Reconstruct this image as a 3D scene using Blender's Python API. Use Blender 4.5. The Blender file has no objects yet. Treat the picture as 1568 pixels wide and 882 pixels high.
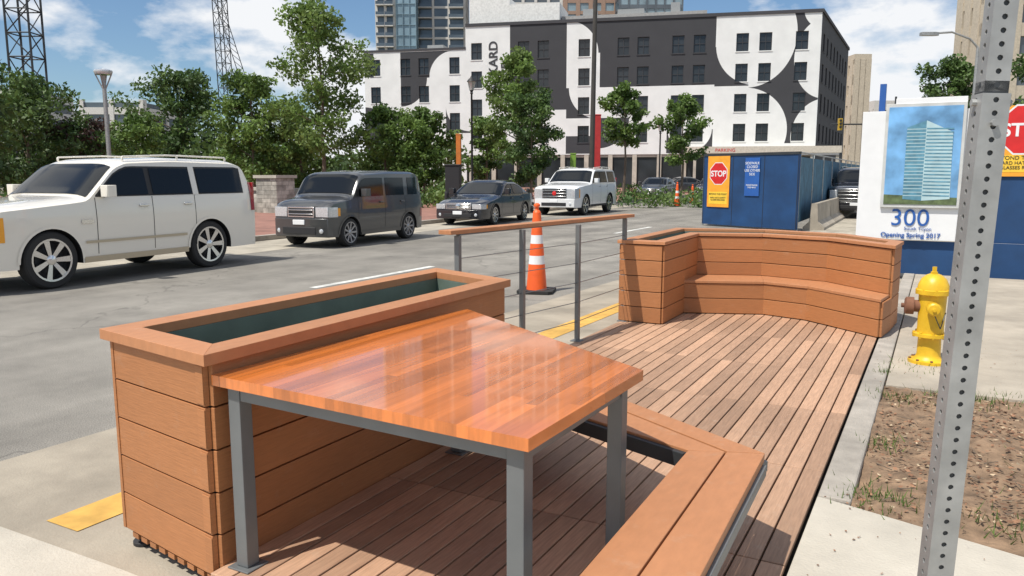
import bpy, math, random
import numpy as np
from mathutils import Vector, Matrix
random.seed(7); rng=np.random.default_rng(7)
scene=bpy.context.scene
scene.view_settings.view_transform='Standard'; scene.view_settings.look='None'; scene.view_settings.exposure=0
rad=math.radians
DZ=.13
# ---------------------------------------------------------------- materials
MATS={}
def M(name,col,rough=.6,metal=0,n=.15,ns=5,st=(1,1,1),bump=0,bs=60,var=0,coat=0,trans=0,spec=.5,dirt=0,cr=.04,scuff=0):
    if name in MATS: return MATS[name]
    m=bpy.data.materials.new(name); m.use_nodes=True; nt=m.node_tree; N=nt.nodes; Lk=nt.links
    b=N['Principled BSDF']; b.inputs['Roughness'].default_value=rough; b.inputs['Metallic'].default_value=metal
    b.inputs['Coat Weight'].default_value=coat; b.inputs['Coat Roughness'].default_value=cr
    b.inputs['Specular IOR Level'].default_value=spec
    tc=N.new('ShaderNodeTexCoord'); mp=N.new('ShaderNodeMapping'); mp.inputs['Scale'].default_value=st
    Lk.new(tc.outputs['Object'],mp.inputs['Vector'])
    val=None
    def mul(a,c):
        if a is None: return c
        mu=N.new('ShaderNodeMath'); mu.operation='MULTIPLY'; Lk.new(a,mu.inputs[0]); Lk.new(c,mu.inputs[1]); return mu.outputs[0]
    if n:
        nz=N.new('ShaderNodeTexNoise'); nz.inputs['Scale'].default_value=ns; nz.inputs['Detail'].default_value=4
        Lk.new(mp.outputs['Vector'],nz.inputs['Vector'])
        mr=N.new('ShaderNodeMapRange'); mr.inputs['From Min'].default_value=.25; mr.inputs['From Max'].default_value=.75
        mr.inputs['To Min'].default_value=1-n; mr.inputs['To Max'].default_value=1+n
        Lk.new(nz.outputs['Fac'],mr.inputs['Value']); val=mr.outputs['Result']
    if var:
        at=N.new('ShaderNodeAttribute'); at.attribute_name='var'
        m2=N.new('ShaderNodeMapRange'); m2.inputs['To Min'].default_value=1-var; m2.inputs['To Max'].default_value=1+var
        Lk.new(at.outputs['Fac'],m2.inputs['Value']); val=mul(val,m2.outputs['Result'])
    if dirt:
        n3=N.new('ShaderNodeTexNoise'); n3.inputs['Scale'].default_value=.9; n3.inputs['Detail'].default_value=6; n3.inputs['Roughness'].default_value=.65
        Lk.new(tc.outputs['Object'],n3.inputs['Vector'])
        m3=N.new('ShaderNodeMapRange'); m3.inputs['From Min'].default_value=.35; m3.inputs['From Max'].default_value=.6
        m3.inputs['To Min'].default_value=1-dirt; m3.inputs['To Max'].default_value=1
        Lk.new(n3.outputs['Fac'],m3.inputs['Value']); val=mul(val,m3.outputs['Result'])
    vm=N.new('ShaderNodeVectorMath'); vm.operation='SCALE'; vm.inputs[0].default_value=col[:3]; vm.inputs['Scale'].default_value=1
    if val: Lk.new(val,vm.inputs['Scale'])
    colout=vm.outputs[0]
    if scuff:
        n4=N.new('ShaderNodeTexNoise'); n4.inputs['Scale'].default_value=11; n4.inputs['Detail'].default_value=6; n4.inputs['Roughness'].default_value=.7
        Lk.new(tc.outputs['Object'],n4.inputs['Vector'])
        m4=N.new('ShaderNodeMapRange'); m4.inputs['From Min'].default_value=.58; m4.inputs['From Max'].default_value=.75; m4.inputs['To Max'].default_value=scuff
        Lk.new(n4.outputs['Fac'],m4.inputs['Value'])
        mxs=N.new('ShaderNodeMix'); mxs.data_type='RGBA'; Lk.new(m4.outputs[0],mxs.inputs['Factor']); Lk.new(colout,mxs.inputs['A']); mxs.inputs['B'].default_value=(.5,.42,.33,1); colout=mxs.outputs['Result']
    Lk.new(colout,b.inputs['Base Color'])
    if bump:
        n2=N.new('ShaderNodeTexNoise'); n2.inputs['Scale'].default_value=bs; n2.inputs['Detail'].default_value=3
        Lk.new(mp.outputs['Vector'],n2.inputs['Vector'])
        bp=N.new('ShaderNodeBump'); bp.inputs['Strength'].default_value=bump; bp.inputs['Distance'].default_value=.01
        Lk.new(n2.outputs['Fac'],bp.inputs['Height']); Lk.new(bp.outputs['Normal'],b.inputs['Normal'])
    if trans:
        tr=N.new('ShaderNodeBsdfTranslucent'); Lk.new(vm.outputs[0],tr.inputs['Color']); mx=N.new('ShaderNodeMixShader'); mx.inputs[0].default_value=trans
        Lk.new(b.outputs[0],mx.inputs[1]); Lk.new(tr.outputs[0],mx.inputs[2]); Lk.new(mx.outputs[0],N['Material Output'].inputs['Surface'])
    MATS[name]=m; return m
comp=M('composite_board',(.40,.165,.062),.6,n=.10,ns=3,st=(4,4,60),bump=.2,bs=3,var=.10,dirt=.10,scuff=.12)
compcap=M('composite_cap',(.44,.195,.088),.55,n=.08,ns=3,st=(12,4,4),bump=.08,bs=8,var=.07,dirt=.10,scuff=.2)
deckm=M('deck_wood',(.43,.262,.168),.65,n=.18,ns=2.5,st=(45,3,10),bump=.2,bs=3,var=.24,dirt=.18,scuff=.25)
tablem=M('varnished_table_wood',(.60,.175,.036),.25,n=.16,ns=2.2,st=(22,1.6,5),var=.26,coat=1,bump=0,cr=.05)
steel=M('grey_painted_steel',(.17,.18,.185),.45,.3,n=.08,ns=8)
dksteel=M('dark_steel',(.045,.05,.055),.45,.3)
cable=M('steel_cable',(.3,.3,.3),.35,.9)
liner=M('planter_liner',(.11,.15,.125),.6,n=.2)
conc=M('concrete',(.42,.37,.30),.9,n=.14,ns=3,bump=.5,bs=70,dirt=.28)
conc2=M('concrete_light',(.50,.46,.39),.9,n=.12,ns=2,bump=.4,bs=70,dirt=.2)
kerbm=M('kerb_concrete',(.38,.345,.30),.9,n=.2,ns=6,bump=.6,bs=60,dirt=.3)
galv=M('galvanised_steel',(.36,.365,.36),.5,.5,n=.22,ns=14,bump=.05)
yel=M('yellow_road_paint',(.66,.39,.09),.8,n=.2,ns=9,dirt=.4)
whp=M('white_road_paint',(.7,.7,.66),.8,n=.2,ns=9,dirt=.4)
black=M('black_plastic',(.02,.02,.022),.6,n=0)
rubber=M('tyre_rubber',(.025,.025,.025),.85,n=0)
glass=M('dark_glass',(.010,.012,.014),.08,0,n=0,spec=.35)
chrome=M('chrome',(.7,.7,.7),.2,1,n=0)
lamp=M('headlamp_glass',(.6,.62,.64),.12,.3,n=.2,ns=30,coat=1)
redl=M('tail_lamp',(.35,.01,.012),.2,coat=1,n=0)
hydr=M('yellow_hydrant_paint',(.74,.46,.02),.42,n=.16,ns=9,bump=.15,bs=30,dirt=.2)
rust=M('rust',(.18,.08,.045),.85,n=.3,ns=12)
blue=M('blue_plywood',(.010,.055,.16),.65,n=.2,ns=2,dirt=.25)
bluep=M('blue_paint',(.02,.10,.36),.5)
white=M('white_sign_paint',(.76,.77,.78),.5,n=.04)
orange=M('cone_orange',(.85,.12,.02),.5)
signor=M('sign_orange',(.85,.36,.03),.5)
signred=M('sign_red',(.6,.02,.02),.4)
bark=M('bark',(.15,.115,.085),.9,n=.3,ns=8,st=(3,3,.6),bump=.5,bs=12)
brickred=M('brick_paving',(.30,.15,.115),.9,n=.2,ns=3,dirt=.3)
stone=M('stone_wall',(.36,.34,.30),.9,n=.35,ns=4,bump=.8,bs=10,var=.3)
gravel=M('gravel_ground',(.40,.36,.29),.95,n=.3,ns=4,bump=1,bs=30,dirt=.3)
wwall=M('white_wall',(.7,.7,.68),.8)
# ---------------------------------------------------------------- mesh builder
class MB:
    def __init__(s): s.v=[];s.f=[];s.m=[];s.c=[];s.mats=[]
    def mi(s,m):
        if m not in s.mats: s.mats.append(m)
        return s.mats.index(m)
    def add(s,vs,fs,m,c=None):
        o=len(s.v); s.v+= [tuple(map(float,v)) for v in vs]; k=s.mi(m); c=random.random() if c is None else c
        for f in fs: s.f.append(tuple(i+o for i in f)); s.m.append(k); s.c.append(c)
    def box(s,x0,x1,y0,y1,z0,z1,m,c=None):
        s.prism([(x0,y0),(x1,y0),(x1,y1),(x0,y1)],z0,z1,m,c)
    def prism(s,poly,z0,z1,m,c=None):
        n=len(poly)
        a=sum(poly[i][0]*poly[(i+1)%n][1]-poly[(i+1)%n][0]*poly[i][1] for i in range(n))
        if a<0: poly=poly[::-1]
        s.add([(x,y,z0) for x,y in poly]+[(x,y,z1) for x,y in poly],
              [tuple(range(n))[::-1],tuple(range(n,2*n))]+[(i,(i+1)%n,n+(i+1)%n,n+i) for i in range(n)],m,c)
    def obox(s,p0,p1,t0,t1,z0,z1,m,c=None):
        dx,dy=p1[0]-p0[0],p1[1]-p0[1]; l=math.hypot(dx,dy); nx,ny=dy/l,-dx/l
        s.prism([(p0[0]+nx*t0,p0[1]+ny*t0),(p1[0]+nx*t0,p1[1]+ny*t0),(p1[0]+nx*t1,p1[1]+ny*t1),(p0[0]+nx*t1,p0[1]+ny*t1)],z0,z1,m,c)
    def tube(s,p0,p1,r0,r1,m,seg=8,c=None,cap=True):
        p0=Vector(p0);p1=Vector(p1);d=(p1-p0)
        if d.length<1e-6: return
        q=d.to_track_quat('Z','Y'); vs=[]
        for p,r in((p0,r0),(p1,r1)):
            for i in range(seg):
                a=2*math.pi*i/seg; vs.append(p+q@Vector((r*math.cos(a),r*math.sin(a),0)))
        fs=[(i,(i+1)%seg,seg+(i+1)%seg,seg+i) for i in range(seg)]
        if cap: fs+=[tuple(range(seg))[::-1],tuple(range(seg,2*seg))]
        s.add(vs,fs,m,c)
    def lathe(s,cen,ax,prof,m,seg=24,c=None,cap=True):
        q=Vector(ax).to_track_quat('Z','Y'); cen=Vector(cen); vs=[]
        for r,a in prof:
            for i in range(seg):
                t=2*math.pi*i/seg; vs.append(cen+q@Vector((r*math.cos(t),r*math.sin(t),a)))
        fs=[]
        for j in range(len(prof)-1):
            for i in range(seg): fs.append((j*seg+i,j*seg+(i+1)%seg,(j+1)*seg+(i+1)%seg,(j+1)*seg+i))
        if cap: fs.append(tuple(range(seg))[::-1]); k=(len(prof)-1)*seg; fs.append(tuple(range(k,k+seg)))
        s.add(vs,fs,m,c)
    def grid(s,P,m,c=None,flip=False):
        a=len(P);b=len(P[0]); vs=[p for r in P for p in r]
        fs=[(i*b+j,i*b+j+1,(i+1)*b+j+1,(i+1)*b+j) for i in range(a-1) for j in range(b-1)]
        if flip: fs=[f[::-1] for f in fs]
        s.add(vs,fs,m,c)
    def build(s,name,loc=(0,0,0),rz=0,parent=None,smooth=None,bevel=0,origin=None):
        vs=s.v
        if origin: vs=[(x-origin[0],y-origin[1],z-origin[2]) for x,y,z in vs]; loc=origin
        me=bpy.data.meshes.new(name); me.from_pydata(vs,[],s.f)
        for m in s.mats: me.materials.append(m)
        me.polygons.foreach_set('material_index',s.m)
        at=me.attributes.new('var','FLOAT','FACE'); at.data.foreach_set('value',s.c)
        if smooth:
            me.polygons.foreach_set('use_smooth',[True]*len(s.f)); me.update(); me.set_sharp_from_angle(angle=rad(smooth))
        me.update()
        ob=bpy.data.objects.new(name,me); scene.collection.objects.link(ob); ob.location=loc; ob.rotation_euler=(0,0,rz)
        if parent: ob.parent=parent
        if bevel:
            bv=ob.modifiers.new('bevel','BEVEL'); bv.width=bevel; bv.segments=2; bv.limit_method='ANGLE'; bv.angle_limit=rad(40)
        return ob
def empty(name,loc=(0,0,0),rz=0):
    e=bpy.data.objects.new(name,None); scene.collection.objects.link(e); e.location=loc; e.rotation_euler=(0,0,rz); e.empty_display_size=.2; return e
def text(name,body,size,loc,rot,mat,parent,align='CENTER',bold=0,sx=1):
    cu=bpy.data.curves.new(name,'FONT'); cu.body=body; cu.size=size; cu.align_x=align; cu.extrude=.002; cu.offset=bold
    ob=bpy.data.objects.new(name,cu); scene.collection.objects.link(ob); ob.location=loc; ob.rotation_euler=rot; ob.scale=(sx,1,1)
    cu.materials.append(mat); ob.parent=parent; return ob
def pol(k,D):  # bearing (tangent from the plan axis) and depth -> world x,y
    return (D*(-.4775+.8786*k), D*(.8786+.4775*k))
def offp(poly,d):
    n=len(poly); a=sum(poly[i][0]*poly[(i+1)%n][1]-poly[(i+1)%n][0]*poly[i][1] for i in range(n)); sg=1 if a>0 else -1
    out=[]
    for i in range(n):
        p0=Vector(poly[i-1]);p1=Vector(poly[i]);p2=Vector(poly[(i+1)%n])
        d1=(p1-p0).normalized();d2=(p2-p1).normalized(); n1=Vector((-d1.y,d1.x))*sg;n2=Vector((-d2.y,d2.x))*sg
        b=(n1+n2); b=b/ (b.dot(n1)); out.append((p1.x+b.x*d,p1.y+b.y*d))
    return out
def ring(mb,outer,inner,z0,z1,m,cs=None):
    n=len(outer)
    for i in range(n):
        j=(i+1)%n
        mb.prism([outer[i],outer[j],inner[j],inner[i]],z0,z1,m,None if cs is None else cs)
# ---------------------------------------------------------------- ground, road
def sheet(name,x0,x1,y0,y1,z,m):
    mb=MB(); mb.add([(x0,y0,z),(x1,y0,z),(x1,y1,z),(x0,y1,z)],[(0,1,2,3)],m); return mb.build(name)
sheet('ground',-2500,2500,-2500,2500,-.02,M('ground_earth',(.22,.2,.15),.95,n=.3,ns=.05))
def roadmat():
    m=M('asphalt',(.245,.228,.20),.85,n=.16,ns=.5,bump=.5,bs=90,dirt=.3); nt=m.node_tree; N=nt.nodes; L=nt.links
    b=N['Principled BSDF']; src=b.inputs['Base Color'].links[0].from_socket
    tc=N.new('ShaderNodeTexCoord')
    sp=N.new('ShaderNodeTexNoise'); sp.inputs['Scale'].default_value=120; sp.inputs['Detail'].default_value=2; L.new(tc.outputs['Object'],sp.inputs['Vector'])
    mr=N.new('ShaderNodeMapRange'); mr.inputs['From Min'].default_value=.3; mr.inputs['From Max'].default_value=.7; mr.inputs['To Min'].default_value=.62; mr.inputs['To Max'].default_value=1.38
    L.new(sp.outputs['Fac'],mr.inputs['Value'])
    mp=N.new('ShaderNodeMapping'); mp.inputs['Scale'].default_value=(1.1,.03,1); L.new(tc.outputs['Object'],mp.inputs['Vector'])
    st=N.new('ShaderNodeTexNoise'); st.inputs['Scale'].default_value=1.; st.inputs['Detail'].default_value=4; L.new(mp.outputs[0],st.inputs['Vector'])
    ms=N.new('ShaderNodeMapRange'); ms.inputs['From Min'].default_value=.3; ms.inputs['From Max'].default_value=.7; ms.inputs['To Min'].default_value=.78; ms.inputs['To Max'].default_value=1.22
    L.new(st.outputs['Fac'],ms.inputs['Value'])
    wn=N.new('ShaderNodeTexNoise'); wn.inputs['Scale'].default_value=1.5; wn.inputs['Detail'].default_value=4; L.new(tc.outputs['Object'],wn.inputs['Vector'])
    va=N.new('ShaderNodeVectorMath'); va.operation='MULTIPLY_ADD'; L.new(wn.outputs['Color'],va.inputs[0]); va.inputs[1].default_value=(1.2,1.2,0); L.new(tc.outputs['Object'],va.inputs[2])
    vo=N.new('ShaderNodeTexVoronoi'); vo.feature='DISTANCE_TO_EDGE'; vo.inputs['Scale'].default_value=.26; L.new(va.outputs[0],vo.inputs['Vector'])
    mc=N.new('ShaderNodeMapRange'); mc.inputs['From Min'].default_value=.0; mc.inputs['From Max'].default_value=.006; mc.inputs['To Min'].default_value=.6; mc.inputs['To Max'].default_value=1
    L.new(vo.outputs['Distance'],mc.inputs['Value'])
    a=N.new('ShaderNodeMath'); a.operation='MULTIPLY'; L.new(mr.outputs[0],a.inputs[0]); L.new(mc.outputs[0],a.inputs[1])
    a2=N.new('ShaderNodeMath'); a2.operation='MULTIPLY'; L.new(a.outputs[0],a2.inputs[0]); L.new(ms.outputs[0],a2.inputs[1])
    v=N.new('ShaderNodeVectorMath'); v.operation='SCALE'; L.new(src,v.inputs[0]); L.new(a2.outputs[0],v.inputs['Scale']); L.new(v.outputs[0],b.inputs['Base Color'])
    return m
asph=roadmat()
mb=MB(); mb.add([(-14.7,-30,0),(-.3,-30,0),(-.3,26,0),(-3.3,26,0),(-4.6,250,0),(-26,250,0),(-16.9,60,0),(-14.9,20,0)],[tuple(range(8))],asph); mb.build('road')
gut=M('gutter_concrete',(.36,.315,.25),.9,n=.16,ns=2,bump=.3,bs=80,dirt=.32)
mb=MB(); mb.add([(-4.7,1.9,.004),(-.42,1.9,.004),(-.42,14,.004),(-4.3,14,.004)],[(0,1,2,3)],gut); mb.build('concrete_gutter')
mb=MB(); mb.add([(-14.68,-30,.004),(-12.6,-30,.004),(-12.7,12,.004),(-13.2,20,.004),(-14.2,40,.004),(-15.9,40,.004),(-14.88,20,.004)],[tuple(range(7))],M('parking_lane_concrete',(.42,.38,.31),.9,n=.16,ns=2,bump=.3,bs=80,dirt=.3)); mb.build('parking_lane')
mb=MB()
mb.add([(-5.2,-6,.008),(-.42,-6,.008),(-.42,1.88,.008),(-2.9,1.93,.008),(-5.2,1.90,.008)],[(0,1,2,3,4)],conc2); mb.build('crosswalk_apron')
mb=MB(); mb.add([(-3.66,2.06,.008),(-3.42,2.06,.008),(-3.30,10,.008),(-3.56,10,.008)],[(0,1,2,3)],yel)
mb.build('yellow_lane_marking')
mb=MB()
for y in (-3.4,8.6,20.8,33,45): mb.add([(-8.07,y,.004),(-7.93,y,.004),(-7.93,y+3.1,.004),(-8.07,y+3.1,.004)],[(0,1,2,3)],whp)
mb.build('white_lane_marking')
mb=MB()
mb.prism([(-14.7,-30),(-14.7,0),(-14.9,20),(-16.9,60),(-26,250),(-26.2,250),(-17.1,60),(-15.1,20),(-14.9,0),(-14.9,-30)],-.1,.13,kerbm)
mb.build('far_kerb')
mb=MB(); mb.prism([(-14.9,-30),(-14.9,0),(-15.1,20),(-17.1,60),(-26.2,250),(-60,250),(-60,-30)],-.1,.12,brickred); mb.build('brick_pavement')
mb=MB()
mb.box(-.422,-.27,3.84,6.9,-.1,DZ-.001,kerbm); mb.box(-.422,-.27,6.91,10.0,-.1,DZ-.004,kerbm); mb.box(-.422,-.27,10.01,13.6,-.1,DZ-.005,kerbm)
mb.build('kerb',bevel=.012)
mb=MB()
def slab(x0,x1,y0,y1,m=conc): mb.box(x0,x1,y0,y1,-.1,DZ+random.uniform(-.002,.002),m)
mb.prism([(-.42,-4),(1.0,-4),(1.0,3.40),(-.42,3.83)],-.1,DZ,conc2)
mb.prism([(1.01,-4),(2.6,-4),(2.6,2.9),(1.01,3.39)],-.1,DZ-.002,conc2)
slab(-.26,1.1,6.2,7.7);slab(1.11,2.6,6.2,7.7);slab(-.26,1.1,7.71,9.2);slab(1.11,2.6,7.71,9.2);slab(-.26,1.1,9.21,11.2);slab(1.11,2.6,9.21,11.2);slab(-.26,2.6,11.21,13.5)
slab(1.9,2.6,3.4,6.19)
slab(2.61,8,-4,13.5)
mb.build('pavement',bevel=.006)
mb=MB(); mb.add([(-.27,13.5,.06),(9,13.5,.06),(9,80,.06),(-3.0,80,.05),(-3.3,14,.02),(-.42,14,.02)],[tuple(range(6))],gravel); mb.build('gravel_lot')
P=[]
for i in range(60):
    r=[]
    for j in range(50):
        x=-.27+2.2*i/59; y=3.3+2.95*j/49
        r.append((x,y,DZ-.035+.02*math.sin(x*9+y*4)*math.sin(y*7)+random.uniform(0,.02)))
    P.append(r)
mb=MB(); mb.grid(P,M('bed_soil',(.22,.145,.09),.95,n=.5,ns=10,bump=1,bs=50)); mb.build('planting_bed_soil',smooth=60)
mb=MB(); litter=[M('leaf_litter',(.20,.105,.06),.9,n=0,var=.6),M('leaf_litter_pale',(.38,.29,.19),.9,n=0,var=.4)]
for _ in range(4200):
    x=random.uniform(-.25,1.6);y=random.uniform(3.75,6.15); z=DZ-.012+random.uniform(0,.012); s=random.uniform(.004,.02);a=random.uniform(0,6.28);t=random.uniform(-.5,.5)
    if random.random()>.30+.7*abs(math.sin(x*3.1+y*2.3)): continue
    c,s1=math.cos(a)*s,math.sin(a)*s
    mb.add([(x-c,y-s1,z),(x+s1*.5,y-c*.5,z+t*s),(x+c,y+s1,z+.004),(x-s1*.5,y+c*.5,z-t*s*.5)],[(0,1,2,3)],litter[random.random()<.2])
for _ in range(60):
    x=random.uniform(-.2,1.5);y=random.uniform(3.8,6.1);a=random.uniform(0,3.1);l=random.uniform(.03,.10); mb.tube((x,y,DZ-.005),(x+l*math.cos(a),y+l*math.sin(a),DZ+.003),.003,.002,bark,4)
for _ in range(260):
    x,y=random.choice([(random.uniform(-.4,1.6),random.uniform(6.2,8)),(random.uniform(-.4,.9),random.uniform(2.2,3.9))]); s=random.uniform(.003,.010);a=random.uniform(0,6.28); c,s1=math.cos(a)*s,math.sin(a)*s
    mb.add([(x-c,y-s1,DZ+.006),(x+s1*.5,y-c*.5,DZ+.008),(x+c,y+s1,DZ+.006),(x-s1*.5,y+c*.5,DZ+.005)],[(0,1,2,3)],litter[0])
mb.build('leaf_litter')
grassm=M('grass_blades',(.10,.16,.035),.7,n=0,var=.4,trans=.3)
mb=MB()
for cx,cy,n,sp in [(-.17,3.95,120,.10),(-.2,5.9,90,.10),(.75,4.6,170,.16),(.2,6.1,90,.12),(.5,6.15,80,.14),(1.0,5.6,110,.16),(-.05,6.9,90,.14),(-.3,6.6,50,.05),(.35,3.9,70,.12),(1.1,4.3,120,.15),(.25,8.3,60,.1),(-.2,4.8,50,.06)]:
    for _ in range(n):
        x=random.gauss(cx,sp);y=random.gauss(cy,sp);h=random.uniform(.015,.06);a=random.uniform(0,6.28);w=.004
        lx,ly=random.gauss(0,.02),random.gauss(0,.02)
        if x<-.41: continue
        mb.add([(x-w*math.cos(a),y-w*math.sin(a),DZ-.02),(x+w*math.cos(a),y+w*math.sin(a),DZ-.02),(x+lx,y+ly,DZ-.01+h)],[(0,1,2)],grassm)
mb.build('grass_tufts')
# ---------------------------------------------------------------- deck
mb=MB()
seams=[1.93,3.05,4.17,5.29,6.41,7.53,8.65,9.9]
for i in range(25):
    x=-2.86+i*.0971; x1=x+.0885+(.003 if i==24 else 0)
    for k in range(len(seams)-1):
        y0,y1=seams[k]+.003,seams[k+1]-.003
        if x<-2.42 and y1<4.4: continue
        mb.box(x,x1,y0,y1,DZ-.024,DZ+random.uniform(-.0012,.0012),deckm)
for y in seams: mb.box(-2.36,-.45,y-.03,y+.03,.03,DZ-.028,dksteel)
mb.box(-2.36,-.44,1.94,9.9,.012,.03,black)
mb.build('wood_deck',bevel=.004)
# ---------------------------------------------------------------- foreground planter
def wall(mb,p0,p1,z0,z1,n,m=comp,th=.022,side=1,gap=.007):
    h=(z1-z0)/n
    for i in range(n): mb.obox(p0,p1,0,th*side,z0+i*h+gap/2,z0+(i+1)*h-gap/2,m)
TO=[(-3.16,2.07),(-2.345,1.935),(-2.36,4.33),(-3.13,4.63)]
B=offp(TO,.05)
mb=MB()
ring(mb,offp(TO,.002),offp(TO,.135),.945,.99,compcap)
In=offp(TO,.137)
ring(mb,offp(TO,.115),In,.60,.944,liner,.5)
mb.prism(offp(TO,.14),.58,.80,M('planter_soil_green',(.055,.075,.055),.9,n=.4,ns=6,bump=1,bs=20))
for i in range(4):
    a,b=B[i],B[(i+1)%4]; wall(mb,a,b,.085,.944,5)
core=offp(TO,.055); ring(mb,core,offp(TO,.11),.075,.94,black,.5)
pa,pb=Vector(B[0]),Vector(B[1]); t=(pb-pa).normalized()
s0=pb-t*.05; h=(.944-.085)/5
for i in range(5): mb.obox(tuple(s0),tuple(pb),.0225,.026,.085+i*h+.010,.085+(i+1)*h-.010,comp,.75 if i%2 else .5)
mb.obox(tuple(pa),tuple(pa+t*.022),.0225,.026,.09,.94,comp,.6)
for k in range(9):
    s0=pa+t*(.06+k*.075); mb.obox(tuple(s0),tuple(s0+t*.05),.0,.016,.055,.08,comp)
for px,py in [(B[0][0]+.06,B[0][1]+.03),(B[1][0]-.08,B[1][1]+.08),(B[2][0]-.08,B[2][1]-.08)]:
    mb.lathe((px,py,.006),(0,0,1),[(.05,0),(.05,.015),(.02,.025),(.015,.07)],black,16)
mb.build('wood_planter',bevel=.004,origin=(-2.75,3.2,0))
# ---------------------------------------------------------------- table
TZ=.90
TC=[(-2.375,1.99),(-.99,1.92),(-.965,2.84),(-2.30,3.70)]
tab=empty('wood_table',(-1.7,2.6,DZ)); o=(-1.7,2.6,DZ)
mb=MB()
def half(poly,f):
    out=[]
    for i in range(len(poly)):
        a,b=poly[i],poly[(i+1)%len(poly)]; fa,fb=f(a),f(b)
        if fa>=0: out.append(a)
        if (fa>=0)!=(fb>=0): t=fa/(fa-fb); out.append((a[0]+(b[0]-a[0])*t,a[1]+(b[1]-a[1])*t))
    return out
x=-2.376
while x<-.94:
    x1=x+.042; ps=half(half(TC,lambda p:p[0]-x),lambda p:x1-p[0])
    if len(ps)>=3:
        ys=[p[1] for p in ps]; y0,y1=min(ys),max(ys)
        if y1-y0>.7:
            cut=random.uniform(y0+.25,y1-.25); parts=[half(ps,lambda p:p[1]-cut),half(ps,lambda p:cut-p[1])]
        else: parts=[ps]
        for part in parts:
            if len(part)>=3: mb.prism([(p[0]-o[0],p[1]-o[1]) for p in part],TZ-.04-DZ,TZ-DZ,tablem)
    x=x1
mb.build('table_top',parent=tab)
mb=MB()
lp=[(-2.29,2.045),(-1.055,1.99),(-1.045,2.78),(-2.25,3.52)]
for (px,py) in lp:
    px-=o[0];py-=o[1]; mb.box(px-.03,px+.03,py-.03,py+.03,.008,TZ-.04-DZ-.003,steel); mb.box(px-.055,px+.055,py-.055,py+.055,.0,.007,steel)
fr=[(p[0]-o[0],p[1]-o[1]) for p in lp]
for i in range(4):
    a,b=Vector(fr[i]),Vector(fr[(i+1)%4]); t=(b-a).normalized()*.031
    mb.obox(tuple(a+t),tuple(b-t),-.0245,.0245,TZ-.04-DZ-.055,TZ-.04-DZ-.004,steel)
mb.build('table_frame',parent=tab,bevel=.003)
# ---------------------------------------------------------------- foreground bench
bz=.55
mb=MB()
mb.prism([(-.825,3.00),(-.69,3.055),(-.655,1.30),(-.80,1.30)],bz-.035,bz,compcap,.4)
mb.prism([(-.683,3.058),(-.545,3.11),(-.49,1.30),(-.648,1.30)],bz-.035,bz,compcap,.6)
A0,A1=Vector((-.825,3.006)),Vector((-.545,3.116)); dA=Vector((-.86,.50)).normalized()
mid=(A0+A1)/2; g=Vector((.003,.0055))
mb.prism([tuple(A0),tuple(mid-g),tuple(mid-g+dA*1.75),tuple(A0+Vector((-.70,.26))*2.1)],bz-.035,bz,compcap,.5)
mb.prism([tuple(mid+g),tuple(A1),tuple(A1+dA*1.9),tuple(mid+g+dA*1.8)],bz-.035,bz,compcap,.3)
mb.obox((-.84,2.985),(-.84-.70*1.6,2.985+.26*1.6),.0,.04,bz-.075,bz-.012,dksteel)
mb.obox((-.84,2.97),(-.82,1.32),-.03,.0,bz-.08,bz-.036,steel)
mb.obox((-.56,3.08),(-.51,1.32),-.03,.0,bz-.08,bz-.036,steel)
mb.obox((-.56,3.09),(-1.9,3.87),.02,.05,bz-.08,bz-.036,steel)
for px,py in [(-.77,1.5),(-.60,1.5),(-.70,2.9),(-1.95,3.75)]:
    mb.box(px-.025,px+.025,py-.025,py+.025,DZ+.006,bz-.08,steel); mb.box(px-.045,px+.045,py-.045,py+.045,DZ+.002,DZ+.008,steel)
mb.build('wood_bench',bevel=.005,origin=(-.7,2.6,DZ))
# ---------------------------------------------------------------- railing
o=(-2.9,6.2,DZ); ra=empty('cable_railing',o)
posts=[(-3.12,4.90),(-3.0,5.70),(-2.86,6.52),(-2.84,7.66)]
mb=MB()
for px,py in posts:
    px-=o[0];py-=o[1]
    mb.box(px-.02,px+.02,py-.02,py+.02,.0,1.07,steel); mb.box(px-.05,px+.05,py-.05,py+.05,-.003,.006,steel)
mb.obox((posts[0][0]-o[0],posts[0][1]-o[1]),(posts[3][0]-o[0],posts[3][1]-o[1]),-.02,.02,1.072,1.082,steel)
mb.build('posts',parent=ra,bevel=.002)
mb=MB(); mb.obox((-3.17-o[0],4.80-o[1]),(-2.82-o[0],7.74-o[1]),-.06,.06,1.083,1.115,compcap); mb.build('handrail',parent=ra,bevel=.004)
mb=MB()
for z in (.18,.36,.54,.72,.90):
    for a,b in zip(posts[:-1],posts[1:]): mb.tube((a[0]-o[0],a[1]-o[1],z),(b[0]-o[0],b[1]-o[1],z),.0035,.0035,cable,6)
mb.build('cables',parent=ra,smooth=60)
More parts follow.
